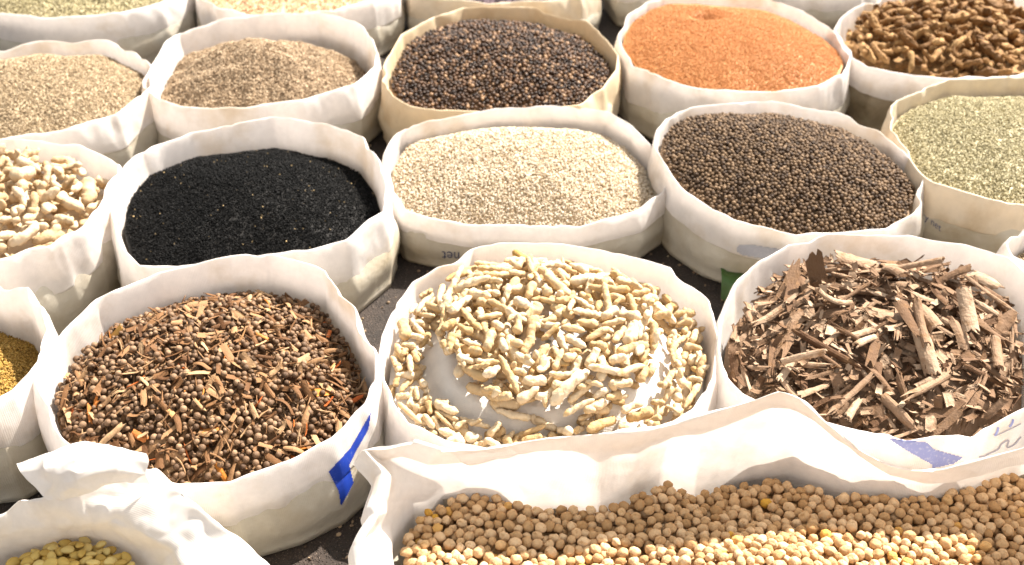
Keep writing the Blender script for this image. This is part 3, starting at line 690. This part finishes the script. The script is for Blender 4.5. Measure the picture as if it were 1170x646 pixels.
if len(it) > 299: leftover('turmeric_heap', [it[k] for k in order[299:]], [s[0] for s in tv], 'turmeric', 'buried turmeric roots under the pale ones on the white sheet', 'turmeric roots')
(Vd,Fd),_ = finger(.045,.0062,999,.1,0,True,.1,.95,17,10)
dr = link('turmeric_root', mesh_data('turmeric_root', Vd, Fd, M['darkturm']), at(601,297,.165)); dr.rotation_euler = (0,R(18),R(-30))
tag(dr, 'darker brown turmeric root leaning on the back rim behind the pale ones', 'turmeric root', 'turmeric roots in the front middle sack')

# ------------------------------------------------------------------ ginger, galangal
def root_heap(key, e, c_, vs_, n, mat, name, label, cat, group, flabel, fname, sink=.18, scale=(.65,1.2), smooth=True, hmax=.046):
    pl = Pile(SK[key], e, c_, 2.2, .004, 16); lo, hi = pl.P.min(0), pl.P.max(0)
    hm = HM(lo[0],hi[0],lo[1],hi[1], lambda x,y: np.where(pl.rho(x,y)[0]<1.02, pl.h(x,y)-.024, -.5), .0025)
    it = heap(hm, lambda x,y: pl.rho(x,y)[0]<.94, [s[1] for s in vs_], n, cand=5, sink=sink, pitch_j=.12, scale=scale, maxp=.4, hmax=hmax)
    P = np.array([i[1] for i in it]); ok,u,v = seen(P, 40); it = [x for x,k in zip(it,ok) if k][-300:]
    mes = [mesh_data(name, s[0][0], s[0][1], M[mat], smooth=smooth) for s in vs_]
    individuals(name, it, mes, label, cat, group)
    Vs,Fs = pl.surface(); c = np.array([pl.cx,pl.cy,pl.zm-e]); Vs = Vs-np.array([0,0,.027])-c
    tag(link(fname, mesh_data(fname, Vs, Fs, M[mat]), c), flabel, 'spice', kind='stuff')
gv = []
for i in range(14):
    g = np.random.default_rng(700+i); gv.append(finger(g.uniform(.034,.066), g.uniform(.0070,.0108), 720+i, .20, int(g.integers(0,3)), True, .12, .85, 15, 10))
root_heap('ginger', .035, .035, gv, 260, 'ginger', 'ginger_root', 'pale knobbly dried ginger root in the left edge sack', 'ginger root', 'ginger roots in the left sack', 'bed of ginger crumbs under the roots in the left sack', 'ginger_bed')
av = []
for i in range(14):
    g = np.random.default_rng(800+i); av.append(finger(g.uniform(.032,.060), g.uniform(.0058,.0092), 820+i, .30, int(g.integers(1,3)), False, .20, .9, 11, 8))
root_heap('galangal', .028, .045, av, 380, 'galangal', 'brown_root', 'knobbly brown dried root in the soiled sack', 'root', 'brown roots in the soiled sack', 'bed of brown root crumbs in the soiled sack', 'root_bed', smooth=False)

# ------------------------------------------------------------------ loose open bags in front
def cloth(name, rows, mat, root, closed, n, m_per=10, amp=.004, f=18, seed=31, lin=.1, fold=None):
    """rows: list (from inside to outside) of equal-length lists of world points"""
    G = np.array(rows)                                     # r,c,3
    rowsf = [catmull(G[i], n, closed, lin)[0] for i in range(len(G))] if closed is not None else None
    # keep columns aligned: resample by control parameter instead of length
    rowsf = []
    cN = G.shape[1]
    for i in range(len(G)):
        P = G[i]; out = []
        segs = cN if closed else cN-1; k = n//segs
        for s_ in range(segs):
            if closed: p0,p1,p2,p3 = P[(s_-1)%cN],P[s_],P[(s_+1)%cN],P[(s_+2)%cN]
            else: p0,p1,p2,p3 = P[max(s_-1,0)],P[s_],P[s_+1],P[min(s_+2,cN-1)]
            for u in np.linspace(0,1,k,endpoint=False):
                h = .5*((2*p1)+(-p0+p2)*u+(2*p0-5*p1+4*p2-p3)*u*u+(-p0+3*p1-3*p2+p3)*u**3); out.append(h*(1-lin)+(p1*(1-u)+p2*u)*lin)
        if not closed: out.append(P[-1])
        rowsf.append(np.array(out))
    G2 = np.array(rowsf); rN, cF = G2.shape[:2]; out = []
    for s_ in range(rN-1):
        p0,p1,p2,p3 = G2[max(s_-1,0)],G2[s_],G2[s_+1],G2[min(s_+2,rN-1)]
        for u in np.linspace(0,1,m_per,endpoint=False): 
            h = .5*((2*p1)+(-p0+p2)*u+(2*p0-5*p1+4*p2-p3)*u*u+(-p0+3*p1-3*p2+p3)*u**3); out.append(h*.75+(p1*(1-u)+p2*u)*.25)
    out.append(G2[-1]); V = np.array(out); rF = len(V)
    du = np.gradient(V,axis=0); dv = np.gradient(V,axis=1); nn = np.cross(du,dv); nn /= np.linalg.norm(nn,axis=2)[:,:,None]+1e-9
    W = V.copy()
    for i in range(rF):
        for j in range(cF):
            p = V[i,j]; W[i,j] += nn[i,j]*amp*(.75*crease(p,f,seed)+.5*crease(p,f*2.3,seed+4)+.6*nz(p,f*.5,seed+8)-.3)
    V = W.reshape(-1,3); F = grid_faces(rF, cF, bool(closed))
    U = np.stack([np.tile(np.arange(cF)*.004, rF), np.repeat(np.arange(rF)*.003, cF)],1)
    return part(name, V, F, M[mat], root, U)
# --- chickpea bag: stations (inner px,py ; crest px,py,z ; lean outwards)
ZC = .095
ST = [ # inner x,y   crest x,y,z
 (452,660, 419,652,.135),(449,625, 417,634,.135),(448,602, 415,616,.140),(460,585, 433,588,.150),(472,573, 430,576,.155),(488,566, 441,540,.165),
 (506,557, 421,515,.180),(530,556, 452,511,.180),(554,557, 478,506,.185),(578,561, 510,515,.180),(600,567, 560,513,.172),(640,568, 631,502,.190),(685,568, 685,498,.195),
 (722,552, 739,493,.192),(757,536, 775,485.6,.190),(796,545, 803,477,.205),(825,538, 857,461,.225),(860,531, 888,450,.235),(904,530, 911,458,.228),(937,540, 944,487,.195),
 (972,550, 973,511,.165),(1019,555, 1003,528,.150),(1066,557, 1040,538,.142),(1091,551, 1075,537,.142),(1127,540, 1110,528,.150),(1170,526, 1172,511,.162),(1215,528, 1225,490,.22),
 (1255,560, 1268,500,.32),(1275,620, 1296,545,.40),(1275,690, 1300,610,.42),(1240,765, 1265,740,.24),(1110,800, 1130,800,.14),(950,810, 950,815,.13),(780,810, 770,815,.13),(620,800, 600,810,.13),(500,750, 475,760,.13),(458,700, 425,705,.135)]  # out-of-frame right edge raised tall, added to throw shade over the chickpeas
inner = np.array([at(a,b,ZC) for a,b,*_ in ST]); crest = np.array([at(c,d,z) for a,b,c,d,z in ST])
cen = inner.mean(0)
out2 = (crest-cen); out2[:,2] = 0; out2 /= np.linalg.norm(out2,axis=1)[:,None]
low = inner.copy() + out2*.002; low[:,2] = ZC-.06
mid = inner*.5+crest*.5 + out2*.004; mid[:,2] = (inner[:,2]*.5+crest[:,2]*.5)
hem = crest + out2*.012; hem[:,2] -= .004
hem2 = crest + out2*.020; hem2[:,2] -= .022
bot = inner + out2*.022; bot[:,2] = .042
topb = inner + out2*.016; topb[:,2] = .074
gnd = inner - out2*.004; gnd[:,2] = .003
g2 = cen*.3+inner*.7; g2[:,2] = .003
root = empty('open_bag', (cen[0],cen[1],0)); tag(root, 'open white bag of chickpeas with its loose edge standing up, bottom right', 'bag')
cloth('loose_edge', [low, inner, mid, crest, hem, hem2], 'loose', root, True, 37*14, 12, .0026, 14, 31, .65)
cloth('bag_body', [topb, bot, gnd, g2], 'body', root, True, 37*5, 6, .003, 17, 33, .1)
BAGROOT = root
# chickpeas
poly = inner[:,:2] - out2[:,:2]*.002
ctr = at(840,640,ZC)
def ch_base(x,y):
    z = np.full(x.shape, ZC-.034); p1 = at(852,656,ZC); p2 = at(730,560,ZC); p3 = at(1010,590,ZC); p4 = at(560,620,ZC)
    z += .040*np.exp(-((x-p1[0])**2/.105**2+(y-p1[1])**2/.060**2)) + .012*np.exp(-((x-p2[0])**2+(y-p2[1])**2)/.05**2) + .006*np.exp(-((x-p3[0])**2+(y-p3[1])**2)/.08**2)+.008*np.exp(-((x-p4[0])**2+(y-p4[1])**2)/.1**2)
    return z
lo, hi = poly.min(0), poly.max(0)
hm = HM(lo[0],hi[0],lo[1],hi[1], lambda x,y: np.where(inpoly(x,y,poly), ch_base(x,y), -.5), .0018)
chv = [chick(.0057, 900+i) for i in range(8)]
sh = (poly-poly.mean(0)); sh = poly - sh/np.linalg.norm(sh,axis=1)[:,None]*.012
it = heap(hm, lambda x,y: inpoly(x,y,sh), [s[1] for s in chv], 6000, cand=4, sink=.15, scale=(.8,1.15), hmax=.0150)
ex = np.array([exposure(hm,i) for i in it]); P = np.array([i[1] for i in it]); ok,u,v = seen(P,2)
d = np.linalg.norm(P-np.array([0,0,CAMZ]),axis=1); score = np.where((ex>.5)&ok, d, 99+d); order = np.argsort(score)
mes = [mesh_data('chickpea', s[0][0], s[0][1], M['chickpea']) for s in chv]
individuals('chickpea', [it[k] for k in order[:300]], mes, 'beige wrinkled chickpea lying in the open white bag', 'chickpea', 'chickpeas in the open bag')
n_ = 60; X,Y = np.meshgrid(np.linspace(lo[0],hi[0],n_),np.linspace(lo[1],hi[1],n_)); kk = inpoly(X.ravel(),Y.ravel(),poly).reshape(X.shape)
Vf = np.stack([X.ravel(),Y.ravel(),ch_base(X.ravel(),Y.ravel())],1); Ff = grid_faces(n_,n_,False); Ff = Ff[kk.ravel()[Ff].all(1)]; Ff = np.vstack([Ff[:,[0,1,2]],Ff[:,[0,2,3]]])
ok2,_,_ = seen(P, 60)
leftover('chickpea_heap', [it[k] for k in order[300:] if ok2[k]], [s[0] for s in chv], 'chickpea', 'heap of beige chickpeas filling the open white bag', 'chickpeas', (Vf,Ff))

# --- bag at the bottom left with a crumpled flap
def PTS(l): return np.array([at(*p) for p in l])
rows = [PTS([(-70,690,.05),(-30,680,.05),(10,672,.05),(45,660,.05),(75,650,.05),(100,650,.05),(125,658,.05),(150,672,.05),(172,690,.05),(190,715,.05),(190,770,.05)]),
 PTS([(-70,652,.08),(-30,646,.08),(8,640,.082),(42,630,.084),(72,622,.086),(100,618,.086),(126,626,.086),(150,637,.086),(172,654,.084),(192,690,.08),(195,760,.08)]),
 PTS([(-70,620,.125),(-30,616,.125),(0,614,.128),(33,605,.132),(71,603.5,.135),(97,601,.14),(130,600,.145),(160,612,.138),(196,632,.125),(225,672,.12),(222,760,.11)]),
 PTS([(-70,604,.145),(-30,600,.145),(0,593,.15),(20,574,.162),(46,574,.168),(90,566,.172),(150,560,.170),(190,575,.160),(236,606,.145),(276,642,.135),(262,760,.12)]),
 PTS([(-70,600,.135),(-30,592,.145),(2,586,.150),(28,571,.158),(62,568,.168),(110,545,.180),(178,535,.178),(207,558,.168),(252,597,.150),(308,644,.130),(300,760,.11)]),
 PTS([(-70,612,.11),(-30,605,.11),(5,600,.11),(34,588,.11),(70,590,.11),(120,580,.11),(188,570,.12),(214,575,.13),(262,612,.11),(314,662,.09),(306,770,.07)])]
# x mirrors: first row is the inside, last row the outside
cen2 = np.vstack(rows).mean(0); root2 = empty('open_bag', (cen2[0],cen2[1],0)); tag(root2, 'open white bag of yellowish beans with a crumpled flap, bottom left corner', 'bag')
cloth('loose_edge', rows, 'loose', root2, False, 10*24, 14, .0045, 16, 51, .6)
flap = [PTS([(20,531,.195),(54,520,.205),(80,509,.212),(97,506,.215),(120,510,.213),(168,519,.205)]),
        PTS([(24,540,.194),(58,534,.208),(86,526,.214),(104,524,.214),(130,524,.210),(170,528,.200)]),
        PTS([(34,552,.188),(62,554,.190),(88,548,.203),(112,540,.205),(136,536,.202),(166,540,.190)]),
        PTS([(56,571,.172),(74,570,.172),(95,564,.180),(120,552,.186),(146,548,.184),(172,552,.176)])]
cloth('crumpled_flap', flap, 'loose', root2, False, 5*30, 18, .004, 22, 57, .7)
# lower body of that bag
fr = rows[-1]; f0 = fr.copy(); f1 = fr.copy(); f1[:,2] = .003; f1[:,1] -= .01
back = cen2.copy()
cloth('bag_body', [f0, f0*.5+f1*.5, f1, f1*.7+np.array([at(60,720,0)])*.3], 'body', root2, False, 10*8, 6, .003, 17, 58, .1)
bp = PTS([(-60,665,.08),(10,650,.08),(60,626,.08),(100,620,.08),(150,640,.08),(185,690,.08),(185,800,.08),(60,830,.08),(-60,800,.08)])[:,:2]
lo, hi = bp.min(0), bp.max(0)
bb = at(75,690,.08)
base = lambda x,y: np.where(inpoly(x,y,bp), .070+.022*np.exp(-((x-bb[0])**2+(y-bb[1])**2)/.09**2), -.5)
hm = HM(lo[0],hi[0],lo[1],hi[1], base, .002)
bv = [beanshape(950+i) for i in range(6)]
cb = bp.mean(0); bq = cb+(bp-cb)*.95
it = heap(hm, lambda x,y: inpoly(x,y,bq), [s[1] for s in bv], 750, cand=5, sink=.15, pitch_j=.3, roll=.7, scale=(.85,1.15), hmax=.014)
P = np.array([i[1] for i in it]); ok,u,v = seen(P, 25)
mes = [mesh_data('pale_bean', s[0][0], s[0][1], M['bean']) for s in bv]
inn_ = [x for x,k in zip(it,ok) if k][-300:]
individuals('pale_bean', inn_, mes, 'flat yellowish bean in the bag at the bottom left', 'bean', 'beans in the bottom left bag')
X,Y = np.meshgrid(np.linspace(lo[0],hi[0],n_),np.linspace(lo[1],hi[1],n_)); kk = inpoly(X.ravel(),Y.ravel(),bp).reshape(X.shape)
Vf = np.stack([X.ravel(),Y.ravel(),base(X.ravel(),Y.ravel())-.002],1); Ff = grid_faces(n_,n_,False); Ff = Ff[kk.ravel()[Ff].all(1)]; Ff = np.vstack([Ff[:,[0,1,2]],Ff[:,[0,2,3]]])
c = np.array([bb[0],bb[1],.06]); tag(link('bean_bed', mesh_data('bean_bed', Vf-c, Ff, M['bean']), c), 'bed of bean crumbs under the yellowish beans in the bottom left bag', 'beans', kind='stuff')

# ------------------------------------------------------------------ printing on the sacks
def bvh_of(obs):
    Vv, Ff, n = [], [], 0
    for o in obs:
        off = Vector(o.parent.location) if o.parent else Vector((0,0,0))
        Vv += [v.co+off for v in o.data.vertices]; Ff += [[i+n for i in p.vertices] for p in o.data.polygons]; n = len(Vv)
    return BVHTree.FromPolygons(Vv, Ff)
def printed(name, obs, V2, F, mat, root, lift=.0009):
    """lays a flat drawing (points seen at px, py) onto the cloth it is printed on"""
    bv = bvh_of(obs); o = Vector((0,0,CAMZ)); out = []; good = []
    for px,py in V2:
        d = Vector(ray(px,py)).normalized(); h,nn,_,_ = bv.ray_cast(o, d)
        if h is None: out.append((0,0,0)); good.append(False)
        else:
            if nn.dot(d)>0: nn = -nn
            out.append(tuple(h+nn*lift)); good.append(True)
    F = [f for f in F if all(good[i] for i in f)]
    if not F: print('no print', name); return
    me = bpy.data.meshes.new(name); off = np.array(root.location)
    me.from_pydata([tuple(np.array(v)-off) for v in out], [], F); me.materials.append(M[mat]); me.update()
    for p in me.polygons: p.use_smooth = True
    return link(name, me, (0,0,0), root)
def poly_grid(P, step=1.5):
    P = np.array(P,float); lo, hi = P.min(0), P.max(0); nx, ny = int((hi[0]-lo[0])/step)+2, int((hi[1]-lo[1])/step)+2
    X,Y = np.meshgrid(lo[0]+np.arange(nx)*step, lo[1]+np.arange(ny)*step); k = inpoly(X.ravel(),Y.ravel(),P)
    F = grid_faces(ny,nx,False); F = F[k[F].all(1)]; return np.stack([X.ravel(),Y.ravel()],1), F.tolist()
def text2(s, ox, oy, size, ax, ay):
    cu = bpy.data.curves.new('t','FONT'); cu.body = s; cu.size = 1; cu.resolution_u = 3; ob = bpy.data.objects.new('t',cu); C.objects.link(ob)
    dg = bpy.context.evaluated_depsgraph_get(); me = bpy.data.meshes.new_from_object(ob.evaluated_get(dg)); 
    V = np.array([v.co[:2] for v in me.vertices]); F = [list(p.vertices) for p in me.polygons]
    bpy.data.objects.remove(ob); bpy.data.curves.remove(cu); bpy.data.meshes.remove(me)
    ax, ay = np.array(ax), np.array(ay)
    return np.array([ox,oy])+V[:,:1]*size*ax+V[:,1:]*size*ay, F
def stroke(pts, wd):
    P,_ = catmull(np.array(pts,float), max(8,len(pts)*7), False); t = np.gradient(P,axis=0); t /= np.linalg.norm(t,axis=1)[:,None]+1e-9
    n = np.stack([-t[:,1],t[:,0]],1); V = np.vstack([P+n*wd/2,P-n*wd/2]); k = len(P)
    return V, [[i,i+1,k+i+1,k+i] for i in range(k-1)]
K = SK['mix']
V,F = poly_grid([(424.5,468),(421,491),(409,512),(399,531),(404,551.5),(396,567),(389,580),(386,561),(380,549),(374.5,539),(386,526),(399,512)], 1.0)
printed('blue_stripe', [K.cuff,K.body], V, F, 'blue', K.root)
K = SK['sesame']; V,F = text2('net', 526,288, 16, (-1,-.05), (.0,1.0)); printed('printed_lettering', [K.cuff,K.body], V, F, 'navy', K.root)
K = SK['fennel']; V,F = text2('sky net', 1049,245, 11.5, (.78,.60), (.12,-1.0)); printed('printed_lettering', [K.cuff,K.body], V, F, 'navy', K.root)
K = SK['pepper']; V,F = poly_grid([(841,283),(845,279),(856,278.5),(893,284),(893,297),(872,296),(848,292),(842,288)], 1.2); printed('grey_print', [K.cuff,K.body], V, F, 'grey', K.root)
K = SK['cinnamon']; V,F = poly_grid([(1013,500),(1060,505),(1068,513),(1102,522),(1090,530),(1064,536),(1064,531),(1035,515)], 1.2); printed('blue_print', [K.cuff,K.body], V, F, 'fadeblue', K.root)
for nm, pts, wd, mt in [('printed_mark',[(1136,498),(1139,493),(1140,488)],2.6,'fadeblue'),('printed_mark',[(1153,488),(1156,483),(1157,479)],2.6,'fadeblue'),
                    ('printed_line',[(1137,498),(1152,491),(1166,484)],1.0,'slate'),
                    ('printed_lettering',[(1118,522),(1124,521),(1130,518),(1140,513),(1144,507),(1152,503),(1150,511),(1158,508),(1166,499)],1.5,'slate')]:
    V,F = stroke(pts, wd); printed(nm, [K.cuff,K.body], V, F, mt, K.root)

# ------------------------------------------------------------------ odds and ends between the sacks
gr = PTS([(824,325,.016),(832,328,.018),(846,331,.018),(868,336,.016)]); 
rows = [gr+np.array([0,.05,-.01]), gr+np.array([0,.02,.014]), gr+np.array([0,-.006,.012]), gr+np.array([0,-.02,-.014])]
for r_ in rows: r_[:,2] = np.clip(r_[:,2], .004, None)
rt = empty('plastic_bag', tuple(gr.mean(0)*np.array([1,1,0]))); tag(rt, 'folded green plastic bag squeezed under the peppercorn sack', 'plastic bag')
cloth('bag_sheet', rows, 'green', rt, False, 3*14, 8, .004, 26, 71, .1)

# grit and spilled grains on the ground between the sacks
n = 5200; p = np.column_stack([rng.uniform(-1.1,1.1,n), rng.uniform(.45,2.4,n), np.full(n,.0012)])
ok,_,_ = seen(p, 40); p = p[ok]; n = len(p)
Vg,Fg = merge(ICO1[0]*np.array([.0022,.0016,.0013]), ICO1[1], p, eulers(rng.uniform(0,6.28,n), rng.normal(0,.4,n), rng.uniform(0,3.1,n)), rng.uniform(.5,1.9,n))
M['grit'] = grain('spilled_grit', [(0,(.05,.035,.025)),(.5,(.16,.11,.075)),(.8,(.34,.25,.16)),(1,(.55,.45,.3))], .8, .2)
tag(link('spilled_grit', mesh_data('spilled_grit', Vg, Fg, M['grit'])), 'grit and spilled grains scattered on the dark ground between the sacks', 'grit', kind='stuff')
